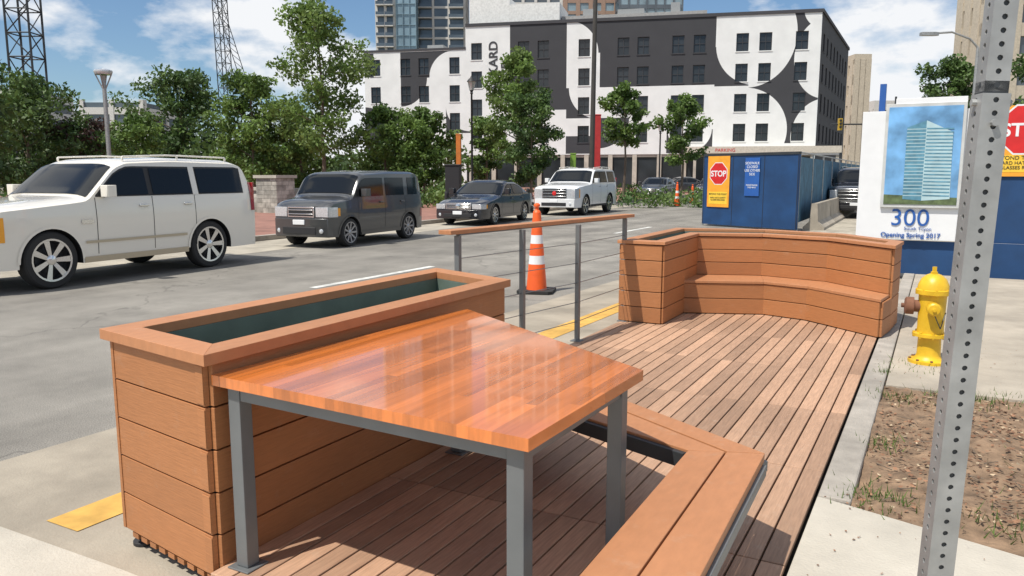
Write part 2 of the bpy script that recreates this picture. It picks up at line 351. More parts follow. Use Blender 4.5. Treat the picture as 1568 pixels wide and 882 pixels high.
# ---------------------------------------------------------------- far curved planter bench
fz=.98; sz=.50
FB=[(-2.87,7.66),(-2.43,7.66)]
sf=[(-2.43,8.42),(-1.62,8.74),(-1.15,8.60),(-.42,7.98)]
bk=[(-2.45,8.98),(-1.75,9.22),(-1.02,9.02),(-.37,8.34)]
ot=[(-2.89,9.72),(-1.85,9.98),(-.95,9.65),(-.33,8.86)]
mb=MB()
wall(mb,FB[0],FB[1],DZ+.005,fz-.04,5); wall(mb,FB[1],sf[0],DZ+.005,fz-.04,5); wall(mb,sf[0],bk[0],DZ+.005,fz-.04,5)
wall(mb,ot[0],FB[0],DZ+.005,fz-.04,5)
for i in range(3):
    wall(mb,sf[i],sf[i+1],DZ+.005,sz-.03,2); wall(mb,bk[i],bk[i+1],sz,fz-.04,3); wall(mb,ot[i+1],ot[i],DZ,fz-.04,5)
    mb.prism([(sf[i][0],sf[i][1]-.035),(sf[i+1][0],sf[i+1][1]-.035),(bk[i+1][0],bk[i+1][1]-.005),(bk[i][0],bk[i][1]-.005)],sz-.03,sz,compcap,.5)
wall(mb,sf[3],bk[3],DZ+.005,sz-.03,2); wall(mb,bk[3],ot[3],DZ+.005,fz-.04,5)
poly=[FB[0],FB[1],bk[0],bk[1],bk[2],bk[3],ot[3],ot[2],ot[1],ot[0]]
mb.prism(offp(poly,.02),DZ+.01,fz-.30,black,.5)
ring(mb,offp(poly,-.035),offp(poly,.10),fz-.035,fz,compcap)
ring(mb,offp(poly,.085),offp(poly,.099),fz-.28,fz-.036,liner,.5)
mb.prism(offp(poly,.11),fz-.29,fz-.12,M('planter_soil_green',(.06,.09,.05),.9))
mb.build('curved_planter_bench',bevel=.004,origin=(-1.6,9,DZ))
# ---------------------------------------------------------------- sign post (perforated square tube)
def perftube(name,w,z0,z1,m,parent):
    mb=MB(); h=w/2; pitch=.0254; n=int((z1-z0)/pitch)
    for fidx in range(4):
        q=Matrix.Rotation(fidx*math.pi/2,3,'Z')
        for i in range(n):
            zc=z0+(i+.5)*pitch; vs=[];fs=[]
            octo=[(.0056*math.cos(a),.0056*math.sin(a)) for a in [math.pi/4*k for k in range(8)]]
            sq=[(h*.999,0),(h*.999,pitch/2),(0,pitch/2),(-h*.999,pitch/2),(-h*.999,0),(-h*.999,-pitch/2),(0,-pitch/2),(h*.999,-pitch/2)]
            for (a,b) in octo: vs.append(q@Vector((a,-h,zc+b)))
            for (a,b) in sq: vs.append(q@Vector((a,-h,zc+b)))
            for (a,b) in octo: vs.append(q@Vector((a,-h+.003,zc+b)))
            for k in range(8):
                k2=(k+1)%8; fs.append((k,8+k,8+k2,k2)); fs.append((k,k2,16+k2,16+k))
            mb.add(vs,fs,m,.5)
    hh=h-.004
    for fidx in range(4):
        q=Matrix.Rotation(fidx*math.pi/2,3,'Z'); mb.add([q@Vector((-hh,-hh,z0)),q@Vector((hh,-hh,z0)),q@Vector((hh,-hh,z1)),q@Vector((-hh,-hh,z1))],[(0,1,2,3)],dksteel,.5)
    return mb.build(name,parent=parent)
po=empty('sign_post',(.027,1.812,DZ)); po.rotation_mode='QUATERNION'
po.rotation_quaternion=(Matrix.Rotation(rad(1.8),3,Vector((-.4775,.8786,0)))@Matrix.Rotation(rad(20),3,'Z')).to_quaternion()
perftube('lower_tube',.052,0,1.70,galv,po); perftube('upper_tube',.044,1.68,3.2,galv,po)
mb=MB(); mb.box(-.04,.04,-.04,.04,0,.01,galv); mb.tube((-.035,0,1.66),(.038,0,1.66),.007,.007,galv); mb.tube((0,-.036,1.62),(0,.036,1.62),.007,.007,galv); mb.build('collar',parent=po)
# ---------------------------------------------------------------- fire hydrant
mb=MB()
prof=[(.15,0),(.15,.025),(.115,.03),(.095,.05),(.088,.07),(.085,.20),(.088,.215),(.13,.22),(.13,.245),(.10,.25),(.097,.30),(.10,.45),(.103,.56),(.128,.565),(.128,.60),(.118,.605),(.112,.64),(.09,.69),(.055,.72),(.03,.73)]
mb.lathe((0,0,0),(0,0,1),prof,hydr,28)
mb.lathe((0,0,.725),(0,0,1),[(.028,0),(.028,.02),(.018,.022),(.018,.06)],hydr,5)
for ax,r,l in [((-1,-.1,0),.062,.19),((.1,-1,0),.045,.17),((-.1,1,0),.045,.17)]:
    mb.lathe((0,0,.46),ax,[(r*.8,0),(r*.8,l*.7),(r*1.15,l*.7),(r*1.15,l),(r*.9,l+.01),(r*.3,l+.012),(r*.3,l+.035)],rust if r>.06 else hydr,16)
for z,r in ((.232,.118),(.012,.135),(.583,.117)):
    for k in range(8):
        a=k*math.pi/4+.2; mb.lathe((r*math.cos(a),r*math.sin(a),z-.022),(0,0,1),[(.011,0),(.011,.048)],hydr if z>.1 else rust,6)
mb.tube((.02,-.16,.42),(.07,-.1,.30),.004,.004,dksteel,5); mb.tube((.07,-.1,.30),(.1,-.02,.42),.004,.004,dksteel,5)
mb.build('fire_hydrant',(.0,7.12,DZ),0,smooth=35)
# ---------------------------------------------------------------- traffic cones
def cone(name,x,y,h=1.3,z=.0):
    mb=MB(); mb.prism([(-.25,-.2),(-.2,-.25),(.2,-.25),(.25,-.2),(.25,.2),(.2,.25),(-.2,.25),(-.25,.2)],.009,.045,rubber)
    def r(t): return .145*(1-t)+.045*t
    bands=[0,.16,.30,.40,.54,.64,.78,.90]
    for i in range(len(bands)-1):
        a,b=bands[i],bands[i+1]; mb.lathe((0,0,.045),(0,0,1),[(r(a),a*h),(r(b),b*h-.0005)],white if i in(2,4) else orange,24)
    mb.lathe((0,0,.045+.9*h),(0,0,1),[(r(.9),0),(.04,.03),(.025,.04),(.025,.08),(.045,.085),(.045,.11),(.02,.13)],orange,20)
    return mb.build(name,(x,y,z),.3,smooth=40)
cone('traffic_cone',-4.93,9.8,1.2); cone('traffic_cone.001',-12.0,40,1.2); cone('traffic_cone.002',-12.6,45,1.0)
# ---------------------------------------------------------------- vehicles
def car(name,L,W,prof,sill,xf,xr,r,belt,tumble,paint,loc,rz,wins,ws,rw,opt):
    e=empty(name,(loc[0],loc[1],0),rz)
    px=np.array([p[0] for p in prof]);pz=np.array([p[1] for p in prof])
    def zt(x):
        ks=np.linspace(-.07,.07,7); return float(np.mean(np.interp(x+ks,px,pz)))
    roof=max(pz)
    def w(x,z):
        a=.75; f=1-.13*max(0,(a-x)/a)**2.2; b=.6; f*=1-.08*max(0,(x-(L-b))/b)**2.2
        if z<belt: f*=1-.05*((belt-.25-z)/(belt-.25))**2 if z<belt-.25 else 1-.02*(z-belt+.25)/.25
        else: f*=.98-tumble*(z-belt)/(roof-belt)
        return W/2*f
    ra=r+.065
    def zb(x):
        z=sill
        for xw in(xf,xr):
            d=abs(x-xw)
            if d<ra: z=max(z,r-.02+math.sqrt(ra*ra-d*d))
        return z
    xs=sorted(set([round(t,3) for t in np.linspace(0,L,int(L/.07))]+[round(xw+ra*math.cos(t),3) for xw in(xf,xr) for t in np.linspace(0,math.pi,19)]))
    xs=[x for x in xs if 0<=x<=L]
    T=[1,.985,.95,.88,.75,.5,0]; NL=12
    rows=[]
    for x in xs:
        z0=zb(x);z1=zt(x)-.08; z1=max(z1,z0+.02)
        zz=[z0+(z1-z0)*i/NL for i in range(NL+1)]
        hf=[(w(x,z),z) for z in zz]; ww=w(x,z1)
        hf+=[(ww*t,z1+.08*(1-t**6)) for t in T[1:]]
        full=[( -a,b) for a,b in hf]+[(a,b) for a,b in hf[:-1][::-1]]
        rows.append([(x-L/2,a,b) for a,b in full])
    mb=MB(); mb.grid(rows,paint,.5,flip=True)
    for rr,fl in((rows[0],True),(rows[-1],False)):
        n=len(rr)
        for i in range((n-1)//2):
            q=[rr[i],rr[i+1],rr[n-2-i],rr[n-1-i]]; mb.add(q,[(0,1,2,3) if fl else (3,2,1,0)],paint,.5)
    mb.grid([[row[0],row[-1]] for row in rows],black,.5)
    mb.build('body',parent=e,smooth=38)
    def side(mb,x0,x1,lo,hi,off,m,nx=10,nz=5):
        for sgn in(-1,1):
            P=[]
            for i in range(nx+1):
                x=x0+(x1-x0)*i/nx; a=lo(x) if callable(lo) else lo; b=hi(x) if callable(hi) else hi; b=max(b,a+.001)
                P.append([(x-L/2,sgn*(w(x,a+(b-a)*j/nz)+off),a+(b-a)*j/nz) for j in range(nz+1)])
            mb.grid(P,m,.5,flip=(sgn<0))
    wz0,wz1=opt.get('wz',(belt+.02,roof-.19))
    hi=lambda x: min(wz1,zt(x)-.15)
    mb=MB()
    side(mb,wins[0][0]-.06,wins[-1][1]+.05,wz0-.02,lambda x:min(wz1+.03,zt(x)-.12),.004,opt.get('pillar',black),24)
    for (a,b) in wins: side(mb,a,b,wz0,hi,.012,glass,14)
    if opt.get('pp'): side(mb,opt['pp'][0],opt['pp'][1],wz0-.022,wz1+.035,.010,paint,2,4)
    def topp(xa,xb,m,t0=.90,off=.012):
        P=[]
        for i in range(9):
            x=xa+(xb-xa)*i/8; z1=zt(x)-.08; ww=w(x,z1); sl=(zt(x+.02)-zt(x-.02))/.04; nl=math.hypot(1,sl)
            P.append([(x-L/2-sl/nl*off,ww*t,z1+.08*(1-abs(t)**6)+off/nl) for t in np.linspace(-t0,t0,13)])
        mb.grid(P,m,.5)
    topp(ws[0],ws[1],glass,.93)
    if rw: topp(rw[0],rw[1],glass,.88)
    mb.build('windows',parent=e,smooth=60)
    mb=MB()
    for x in opt.get('seams',[]): side(mb,x,x+.012,sill+.12,wz0-.03,.002,black,1,8)
    side(mb,xf+ra+.02,xr-ra-.02,sill,sill+.09,.012,opt.get('lower',black),6,2)
    for xw in(xf,xr):
        for sgn in(-1,1):
            P=[]
            for t in np.linspace(.0,math.pi,21):
                P.append([(xw+(ra+dr)*math.cos(t)-L/2,sgn*(w(xw+(ra+dr)*math.cos(t),r+(ra)*math.sin(t))+.01),r-.02+(ra+dr)*math.sin(t)) for dr in(-.012,.03)])
            mb.grid(P,opt.get('arch',paint),.5,flip=(sgn>0))
    for x in opt.get('handles',[]):
        for sgn in(-1,1):
            y=sgn*w(x,belt-.13); mb.box(x-L/2,x-L/2+.17,min(y,y+sgn*.035),max(y,y+sgn*.035),belt-.15,belt-.115,opt.get('trim',chrome))
    if opt.get('mould'): side(mb,xf+ra+.05,xr-ra-.05,.62,.66,.018,opt['mould'],6,2)
    if opt.get('vent'): side(mb,xf+ra+.0,xf+ra+.2,.92,.98,.015,chrome,2,2)
    g=opt['grille']; x0=-L/2
    mb.box(x0-.03,x0+.05,-g[0]-.03,g[0]+.03,g[1]-.03,g[2]+.03,opt.get('trimg',chrome)); mb.box(x0-.034,x0+.04,-g[0],g[0],g[1],g[2],black)
    for k in range(g[3]):
        z=g[1]+(k+.5)*(g[2]-g[1])/g[3]; mb.box(x0-.042,x0,-g[0],g[0],z-.012,z+.012,opt.get('trimg',chrome))
    if opt.get('badge'): mb.lathe((x0-.03,0,(g[1]+g[2])/2),(-1,0,0),[(.09,0),(.09,.02),(.07,.03)],opt['badge'],16)
    h=opt['lamps']
    for sgn in(-1,1):
        ys=sorted((sgn*h[0],sgn*h[1])); mb.box(x0-.015,x0+.08,ys[0],ys[1],h[2],h[3],lamp)
    side(mb,0.0,.26,h[2],h[3],.006,lamp,4,3); side(mb,.26,.33,h[2]+.02,h[3]-.02,.007,signor,1,2)
    bw=w(0,.5); bc=opt.get('bumper',paint)
    mb.prism([(x0-.10,-bw*.7),(x0-.10,bw*.7),(x0-.03,bw*1.0),(x0+.12,bw*1.04),(x0+.12,-bw*1.04),(x0-.03,-bw*1.0)],sill+.02,g[1]-.05,bc)
    mb.box(x0-.115,x0-.08,-bw*.62,bw*.62,sill+.07,sill+.07+(g[1]-sill)*.33,black)
    mb.box(x0-.12,x0-.09,-.16,.16,g[1]-.19,g[1]-.08,white)
    for sgn in(-1,1): mb.lathe((x0-.06,sgn*bw*.8,sill+.14),(-1,0,0),[(.055,0),(.055,.02),(.04,.03)],lamp,12)
    bw=w(L,.5); x1=L/2
    mb.prism([(x1+.08,bw*.7),(x1+.08,-bw*.7),(x1,-bw),(x1-.12,-bw*1.03),(x1-.12,bw*1.03),(x1,bw)],sill+.04,sill+.36,bc)
    side(mb,L-.13,L-.01,opt['tail'][0],opt['tail'][1],.008,redl,4,5)
    for sgn in(-1,1):
        ys=sorted((sgn*w(L,1)*.80,sgn*w(L,1)*.99)); mb.box(x1-.03,x1+.012,ys[0],ys[1],opt['tail'][0],opt['tail'][1],redl)
    xm=wins[0][0]+.08
    for sgn in(-1,1):
        y=sgn*(w(xm,belt)+.0); y2=y+sgn*.24; a,b=sorted((y+sgn*.03,y2)); mc=opt.get('mirror',paint)
        mb.prism([(xm-L/2-.10,a+(b-a)*.15),(xm-L/2-.06,a),(xm-L/2+.05,a),(xm-L/2+.05,b),(xm-L/2-.04,b),(xm-L/2-.10,b-(b-a)*.2)],belt+.02,belt+.20,mc)
        mb.tube((xm-L/2,y,belt+.03),(xm-L/2,y+sgn*.1,belt+.06),.025,.02,black)
    if opt.get('rails'):
        for sgn in(-1,1):
            pts=[]
            for x in np.linspace(ws[1]+.25,L-.55,9):
                z=zt(x)-.02; y=sgn*w(x,zt(x)-.08)*.90; pts.append((x-L/2,y,z+.05))
            for a,b in zip(pts[:-1],pts[1:]): mb.tube(a,b,.016,.016,opt['rails'],6)
            for p_ in (pts[0],pts[4],pts[-1]): mb.tube((p_[0],p_[1],p_[2]-.06),p_,.02,.02,opt['rails'],6)
    mb.build('trim',parent=e,bevel=.012,smooth=40)
    ns=opt.get('spokes',7); mb=MB(); rimm=opt.get('rim',chrome); tw=.11
    for xw in(xf,xr):
        for sgn in(-1,1):
            yc=sgn*(w(xw,r)-.12); c=(xw-L/2,yc,r); ax=(0,sgn,0); rr_=r*.72
            mb.lathe(c,ax,[(rr_,-tw),(r*.93,-tw),(r*.985,-tw*.8),(r,-tw*.5),(r,tw*.5),(r*.985,tw*.8),(r*.93,tw),(rr_,tw)],rubber,32,cap=False)
            mb.lathe(c,ax,[(rr_*1.03,tw*.99),(rr_*1.03,tw*1.05),(rr_*.94,tw*1.03),(rr_*.91,tw*.3),(rr_*.90,-tw)],rimm,32,cap=False)
            mb.lathe(c,ax,[(rr_*.9,-tw*.6),(rr_*.9,-tw*.2)],black,24); mb.lathe(c,ax,[(rr_*.62,-tw*.19),(rr_*.62,-tw*.05)],dksteel,24)
            for k in range(ns):
                a=2*math.pi*k/ns; b=.15 if ns<9 else .10; pts=[]
                for rad_,da,hh in((rr_*.18,.5,tw*.85),(rr_*.94,b,tw*.98)):
                    pts+= [(rad_*math.cos(a-da),rad_*math.sin(a-da),hh),(rad_*math.cos(a+da),rad_*math.sin(a+da),hh)]
                low=[(p_[0],p_[1],p_[2]-.04) for p_ in pts]
                q=Vector(ax).to_track_quat('Z','Y'); vs=[Vector(c)+q@Vector(p_) for p_ in pts+low]
                mb.add(vs,[(0,1,3,2),(4,6,7,5),(0,2,6,4),(1,5,7,3),(2,3,7,6)],rimm,.5)
            mb.lathe(c,ax,[(rr_*.24,tw*.5),(rr_*.24,tw*.9),(rr_*.15,tw*1.0)],rimm,16)
    mb.build('wheels',parent=e,smooth=35)
    return e
pwhite=M('pearl_white_paint',(.80,.755,.665),.25,n=0,coat=1); pgrey=M('grey_car_paint',(.075,.078,.08),.28,.5,n=0,coat=1)
pblack=M('black_car_paint',(.014,.015,.02),.2,n=0,coat=1); pwh2=M('white_car_paint',(.76,.77,.77),.25,n=0,coat=1)
champ=M('champagne_trim',(.5,.43,.32),.3,.4,n=0)
SUVP=[(0,1.04),(.08,1.16),(.3,1.22),(1.3,1.30),(1.60,1.33),(2.15,1.81),(2.38,1.90),(3.3,1.94),(4.65,1.92),(4.95,1.85),(5.11,1.28),(5.15,.95)]
def suv(name,paint,loc,rz,opt):
    o=dict(seams=[1.72,2.76,3.64],handles=[2.5,3.40],grille=(.42,.66,1.06,5),lamps=(.52,.88,.70,1.08),tail=(.98,1.5),rails=pwhite,wz=(1.33,1.75),pillar=black,pp=(3.62,3.74)); o.update(opt)
    return car(name,5.15,2.0,SUVP,.33,.98,3.96,.42,1.29,.15,paint,loc,rz,[(1.80,2.70),(2.80,3.60),(3.77,4.78)],(1.62,2.17),(4.99,5.09),o)
suv('white_suv',pwhite,(-12.30,8.27),rad(90+3.5),dict(mould=champ,lower=champ,badge=champ,vent=1))
suv('white_suv.001',pwh2,(-13.75,31.2),rad(90+3),dict(spokes=6,badge=signred,grille=(.5,.72,1.07,3)))
CUBEP=[(0,.90),(.05,1.02),(.2,1.08),(.65,1.14),(.80,1.17),(1.12,1.62),(1.28,1.71),(2.4,1.75),(3.6,1.74),(3.84,1.68),(3.95,1.1),(3.98,.8)]
car('grey_compact_wagon',3.98,1.70,CUBEP,.25,.70,3.24,.33,1.12,.06,pgrey,(-12.80,15.30),rad(90+4.5),[(1.06,2.06),(2.18,3.0),(3.2,3.66)],(.83,1.17),(3.88,3.93),
    dict(seams=[1.0,2.12,3.05],handles=[1.88,2.82],grille=(.34,.72,.90,2),lamps=(.40,.74,.70,.92),tail=(.55,.78),wz=(1.14,1.57),trim=pgrey,pillar=pgrey,lower=pgrey,rim=M('alloy_rim',(.4,.4,.41),.35,.8,n=0),spokes=9))
SEDP=[(0,.62),(.1,.72),(.5,.84),(1.2,.95),(1.4,.99),(2.05,1.36),(2.35,1.46),(3.0,1.45),(3.35,1.36),(3.95,1.08),(4.2,1.05),(4.6,1.02),(4.75,.85),(4.8,.7)]
def sedan(name,paint,loc,rz):
    return car(name,4.8,1.82,SEDP,.22,.95,3.70,.33,.98,.20,paint,loc,rz,[(1.62,2.52),(2.60,3.50)],(1.42,2.08),(3.36,3.90),
     dict(seams=[1.5,2.55,3.5],handles=[2.32,3.3],grille=(.42,.56,.70,3),lamps=(.48,.80,.54,.70),tail=(.72,.92),wz=(1.0,1.34),trim=paint,pillar=black,lower=paint,spokes=10,badge=chrome))
sedan('black_sedan',pblack,(-13.95,23.9),rad(90+7))
sedan('dark_sedan_parked',pgrey,(-17.0,52.0),rad(90+4)); sedan('dark_sedan_parked.001',pblack,(-15.5,61.0),rad(90+4)); sedan('dark_sedan_parked.002',pgrey,(-19.5,66.0),rad(40))
suv('black_suv',pblack,(-2.75,34.0),rad(90),dict(grille=(.6,.7,1.1,3),rails=pblack))
# ---------------------------------------------------------------- 300 sign and fence on the right
sg=empty('development_sign',(-.40,13.7,0))
mb=MB(); mb.box(-.76,.80,.0,.05,.64,2.62,white); mb.box(-.30,.66,-.035,-.002,2.60,2.80,white,.9)
mb.box(-.43,.66,-.05,-.004,1.14,2.72,M('picture_frame_grey',(.55,.56,.55),.5))
mb.build('board',parent=sg,bevel=.004)
skyp=M('picture_sky',(.16,.36,.62),.4,n=.5,ns=3); 
mb=MB(); mb.box(-.385,.615,-.056,-.0505,1.19,2.67,skyp)
mb.add([(-.385,-.060,1.19),(.615,-.060,1.19),(.615,-.060,1.30),(-.385,-.060,1.34)],[(0,1,2,3)],M('picture_trees',(.10,.14,.06),.6,n=.5,ns=12))
tw=M('picture_tower',(.10,.25,.34),.4,n=.4,ns=9); tw2=M('picture_tower_light',(.42,.58,.62),.4)
mb.add([(-.12,-.063,1.27),(.14,-.063,1.25),(.14,-.063,2.46),(-.12,-.063,2.36)],[(0,1,2,3)],tw)
mb.add([(.14,-.063,1.25),(.52,-.063,1.28),(.50,-.063,2.28),(.14,-.063,2.46)],[(0,1,2,3)],tw2)
for k in range(20):
    z=1.32+k*.053; mb.add([(-.12,-.065,z),(.14,-.065,z),(.14,-.065,z+.012),(-.12,-.065,z+.012)],[(0,1,2,3)],tw2)
    mb.add([(.15,-.065,z),(.51,-.065,z-.006),(.51,-.065,z+.014),(.15,-.065,z+.02)],[(0,1,2,3)],tw)
mb.build('picture',parent=sg)
text('number','300',.37,(.0,-.012,.86),(rad(90),0,0),bluep,sg); text('street','South Tryon',.075,(.12,-.012,.79),(rad(90),0,0),bluep,sg)
text('caption','Opening Spring 2017',.098,(.02,-.012,.68),(rad(90),0,0),bluep,sg,bold=.002)
mb=MB()
mb.box(-1.16,8,13.78,13.83,.1,.62,blue); mb.box(.46,8,13.86,13.90,.62,1.66,blue); mb.box(.46,8,13.86,13.90,1.665,2.62,white)
for x in (1.72,2.94,4.2): mb.box(x,x+.09,13.91,14.0,.1,2.7,bluep)
mb.box(-.95,-.86,13.84,13.94,.1,3.05,bluep); mb.box(1.16,1.22,13.92,13.98,.1,3.9,bluep)
for k in range(7): mb.box(.5+k*1.2,.508+k*1.2,13.856,13.859,.65,2.6,dksteel)
mb.build('construction_fence',origin=(3,13.8,0))
def stopsign(name,loc,rz,w,h):
    e=empty(name,loc,rz); mb=MB(); mb.box(-w/2,w/2,-.01,0,0,h,signor)
    c=(0,-.013,h*.66); R_=w*.40
    def octa(R_,y,m): mb.add([(R_*math.cos(rad(22.5+45*k)),y,c[2]+R_*math.sin(rad(22.5+45*k))) for k in range(8)],[tuple(range(8))],m)
    octa(R_*1.07,-.012,white); octa(R_,-.014,signred); mb.box(-w*.42,w*.42,-.0125,-.0105,h*.06,h*.30,M('sign_yellow',(.85,.55,.05),.5))
    mb.build('panel',parent=e)
    text('word','STOP',R_*.72,(0,-.016,c[2]-R_*.25),(rad(90),0,0),white,e,bold=.006)
    text('warning','BEYOND THIS POINT',w*.085,(0,-.016,h*.24),(rad(90),0,0),black,e); text('warning_2','HARD HAT & SAFETY\nGLASSES REQUIRED',w*.075,(0,-.016,h*.17),(rad(90),0,0),black,e)
    return e
stopsign('stop_warning_sign',(1.04,13.84,1.62),0,.92,1.03)
dx=math.atan2(-1.6,3.17); bx=empty('site_hoarding',(-6.8,25.5,0),dx); mb=MB()
mb.box(0,3.55,0,.08,.06,2.22,blue); mb.box(0,3.55,-.02,.10,2.22,2.30,dksteel)
for k in range(4): mb.box(.02+k*1.17,.035+k*1.17,-.006,-.001,.06,2.2,black)
mb.build('panels',parent=bx)
def onbox(s,t): return (-6.8+s*math.cos(dx)+t*math.sin(dx),25.5+s*math.sin(dx)-t*math.cos(dx))
a=onbox(.65,.02); stopsign('stop_warning_sign.001',(a[0],a[1],.62),dx,.88,1.6)
a=onbox(1.95,.02); nb=empty('blue_notice',(a[0],a[1],1.0),dx); mb=MB(); mb.box(-.27,.27,-.01,0,0,1.15,bluep); mb.build('panel',parent=nb)
text('notice','SIDEWALK\nCLOSED\nUSE OTHER\nSIDE',.11,(0,-.013,.95),(rad(90),0,0),white,nb)
text('notice_2','PEDESTRIANS\nTHIS WAY',.07,(0,-.013,.3),(rad(90),0,0),white,nb)
mb=MB(); scr=M('blue_fence_mesh',(.05,.14,.22),.8,n=.35,ns=3)
fa,fb=(-3.62,24.0),(-4.4,66)
for k in range(15):
    t=k/14; x=fa[0]+(fb[0]-fa[0])*t; y=fa[1]+(fb[1]-fa[1])*t; mb.tube((x,y,0),(x,y,2.3),.03,.03,galv,6)
mb.tube((*fa,2.28),(*fb,2.28),.025,.025,galv,6); mb.obox(fa,fb,-.01,.0,.25,2.15,scr)
ga,gb=(-6.8,25.6),(-9.6,64); mb.obox(ga,gb,-.01,.0,.25,2.15,scr)
for k in range(15):
    t=k/14; x=ga[0]+(gb[0]-ga[0])*t; y=ga[1]+(gb[1]-ga[1])*t; mb.tube((x,y,0),(x,y,2.3),.03,.03,galv,6)
mb.build('site_fence')
mb=MB()
for k in range(10):
    y=24.6+k*3.6; x=-3.25-(y-25)*.02
    P=[(-.3,0),(-.3,.1),(-.12,.28),(-.08,.8),(.08,.8),(.12,.28),(.3,.1),(.3,0)]
    mb.add([(x+a,y,b) for a,b in P]+[(x+a-.07,y+3.5,b) for a,b in P],[tuple(range(8)),tuple(range(8,16))[::-1]]+[(i,8+i,8+(i+1)%8,(i+1)%8) for i in range(8)],conc)
mb.build('jersey_barrier')
# ---------------------------------------------------------------- park items on far side
mb=MB()
def stonewall(x0,x1,y0,y1,z1):
    z=.12
    while z<z1-.05:
        h=min(random.uniform(.14,.22),z1-z)
        for a,b,ax in((x0,x1,0),(y0,y1,1)):
            t=a
            while t<b-.02:
                l=min(random.uniform(.25,.5),b-t)
                if ax==0: mb.box(t,t+l-.01,y0-.01,y0+.2,z,z+h-.01,stone)
                else: mb.box(x1-.2,x1+.01,t,t+l-.01,z,z+h-.01,stone)
                t+=l
        z+=h
    mb.box(x0+.02,x1-.02,y0+.02,y1-.02,.1,z1-.02,stone); mb.box(x0-.08,x1+.08,y0-.08,y1+.08,z1,z1+.12,conc2)
stonewall(-24.2,-23.1,23.0,24.0,1.5); stonewall(-34,-24.3,23.4,23.9,1.0); stonewall(-23.0,-20.6,26.4,26.9,.8)
mb.build('stone_pillar_wall')
def lampost(name,x,y,h):
    mb=MB(); mb.lathe((0,0,0),(0,0,1),[(.2,0),(.2,.3),(.13,.45),(.08,.6),(.06,.9),(.05,h-.9),(.09,h-.85),(.06,h-.8),(.10,h-.7)],black,12)
    mb.lathe((0,0,h-.7),(0,0,1),[(.12,0),(.2,.42),(.21,.43)],lamp,10); mb.lathe((0,0,h-.27),(0,0,1),[(.25,0),(.2,.09),(.08,.2),(.03,.3)],black,12)
    return mb.build(name,(x,y,.1),0,smooth=40)
lampost('lamp_post',*pol(-.0503,42),6.6); lampost('lamp_post.001',*pol(.186,55),5.2)
mb=MB(); x,y=pol(-.507,38); mb.tube((0,0,0),(0,0,6.0),.11,.09,galv,12)
for k in range(4): mb.tube((0,0,5.4),(.38*math.cos(k*1.57+.6),.38*math.sin(k*1.57+.6),6.25),.03,.03,galv,6)
mb.lathe((0,0,6.2),(0,0,1),[(.36,0),(.42,.12),(.40,.2),(.2,.26)],lamp,16); mb.lathe((0,0,5.95),(0,0,1),[(.1,0),(.14,.2)],galv,12)
mb.build('street_lamp',(x,y,.1),0,smooth=40)
mb=MB(); x,y=pol(.10,40); mb.tube((0,0,0),(.15,0,16),.14,.08,M('weathered_pole',(.06,.055,.05),.9),10); mb.build('utility_pole',(x,y,.1))
def column(name,k,D,h,m,w=.35):
    x,y=pol(k,D); mb=MB(); mb.box(-w/2,w/2,-w/2,w/2,0,h,m); mb.box(-w*.7,w*.7,-w*.7,w*.7,0,.25,conc); mb.box(-w*.55,w*.55,-w*.55,w*.55,h,h+.06,m); return mb.build(name,(x,y,.1),.4,bevel=.02)
column('red_art_column',.107,42,4.6,M('red_column_paint',(.45,.03,.03),.5)); column('orange_art_column',-.067,42,3.6,M('orange_column_paint',(.6,.18,.03),.5),.25); column('green_art_column',.077,42,2.6,M('green_column_paint',(.2,.35,.05),.5),.3)
column('dark_kiosk',-.074,33,1.9,black,.6)
mb=MB()
for k in range(9):
    x,y=-15.6-.03*k*3,14+k*3.4; mb.lathe((x,y,.12),(0,0,1),[(.08,0),(.08,.85),(.06,.92)],black,10)
mb.build('bollard_row')
def lattice(name,x,y,w,h,m,rz=0,lean=0,step=None):
    mb=MB(); step=step or w; n=int(h/step)
    cs=[(-w/2,-w/2),(w/2,-w/2),(w/2,w/2),(-w/2,w/2)]
    def P(c,z): return (c[0]+lean*z,c[1],z)
    for c in cs: mb.tube(P(c,0),P(c,h),w*.05,w*.05,m,5)
    for i in range(n):
        for k in range(4):
            a,b=cs[k],cs[(k+1)%4]
            mb.tube(P(a,i*step),P(b,i*step),w*.03,w*.03,m,4,cap=False)
            p,q=(a,b) if i%2 else (b,a); mb.tube(P(p,i*step),P(q,(i+1)*step),w*.03,w*.03,m,4,cap=False)
    return mb.build(name,(x,y,0),rz)
dk=M('mast_steel',(.04,.045,.05),.6,.3,n=0)
x,y=pol(-.600,60); lattice('lattice_mast',x,y,1.7,26,dk,.5,step=1.7)
x,y=pol(-.354,120); lattice('crane_mast',x,y,1.5,45,dk,.3,lean=-.02,step=1.8)
x,y=pol(-.335,118); mb=MB()
for k in range(22):
    a=(-5.5+k*.28,0,34-k*1.0); b=(-5.5+(k+1)*.28,0,34-(k+1)*1.0); mb.tube(a,b,.06,.06,dk,4); mb.tube((a[0]+.9,a[1],a[2]),(b[0]+.9,b[1],b[2]),.06,.06,dk,4); mb.tube(a,(b[0]+.9,b[1],b[2]),.04,.04,dk,4)
mb.build('crane_jib',(x,y,0),.5)
mb=MB(); x,y=pol(.575,30)
pts=[(0,0,0),(0,0,6.3),(-.3,0,6.6),(-1.0,0,6.85),(-1.7,0,6.8)]
for a,b in zip(pts[:-1],pts[1:]): mb.tube(a,b,.08 if b[2]<6.5 else .04,.05 if b[2]<6.5 else .035,galv,8)
mb.prism([(-2.15,-.1),(-1.65,-.12),(-1.5,-.05),(-1.5,.05),(-1.65,.12),(-2.15,.1)],6.72,6.84,galv); mb.build('cobra_street_lamp',(x,y,0),.5,smooth=40)
ts=MB(); x,y=pol(.42,75); yl=M('signal_yellow',(.5,.32,.03),.5)
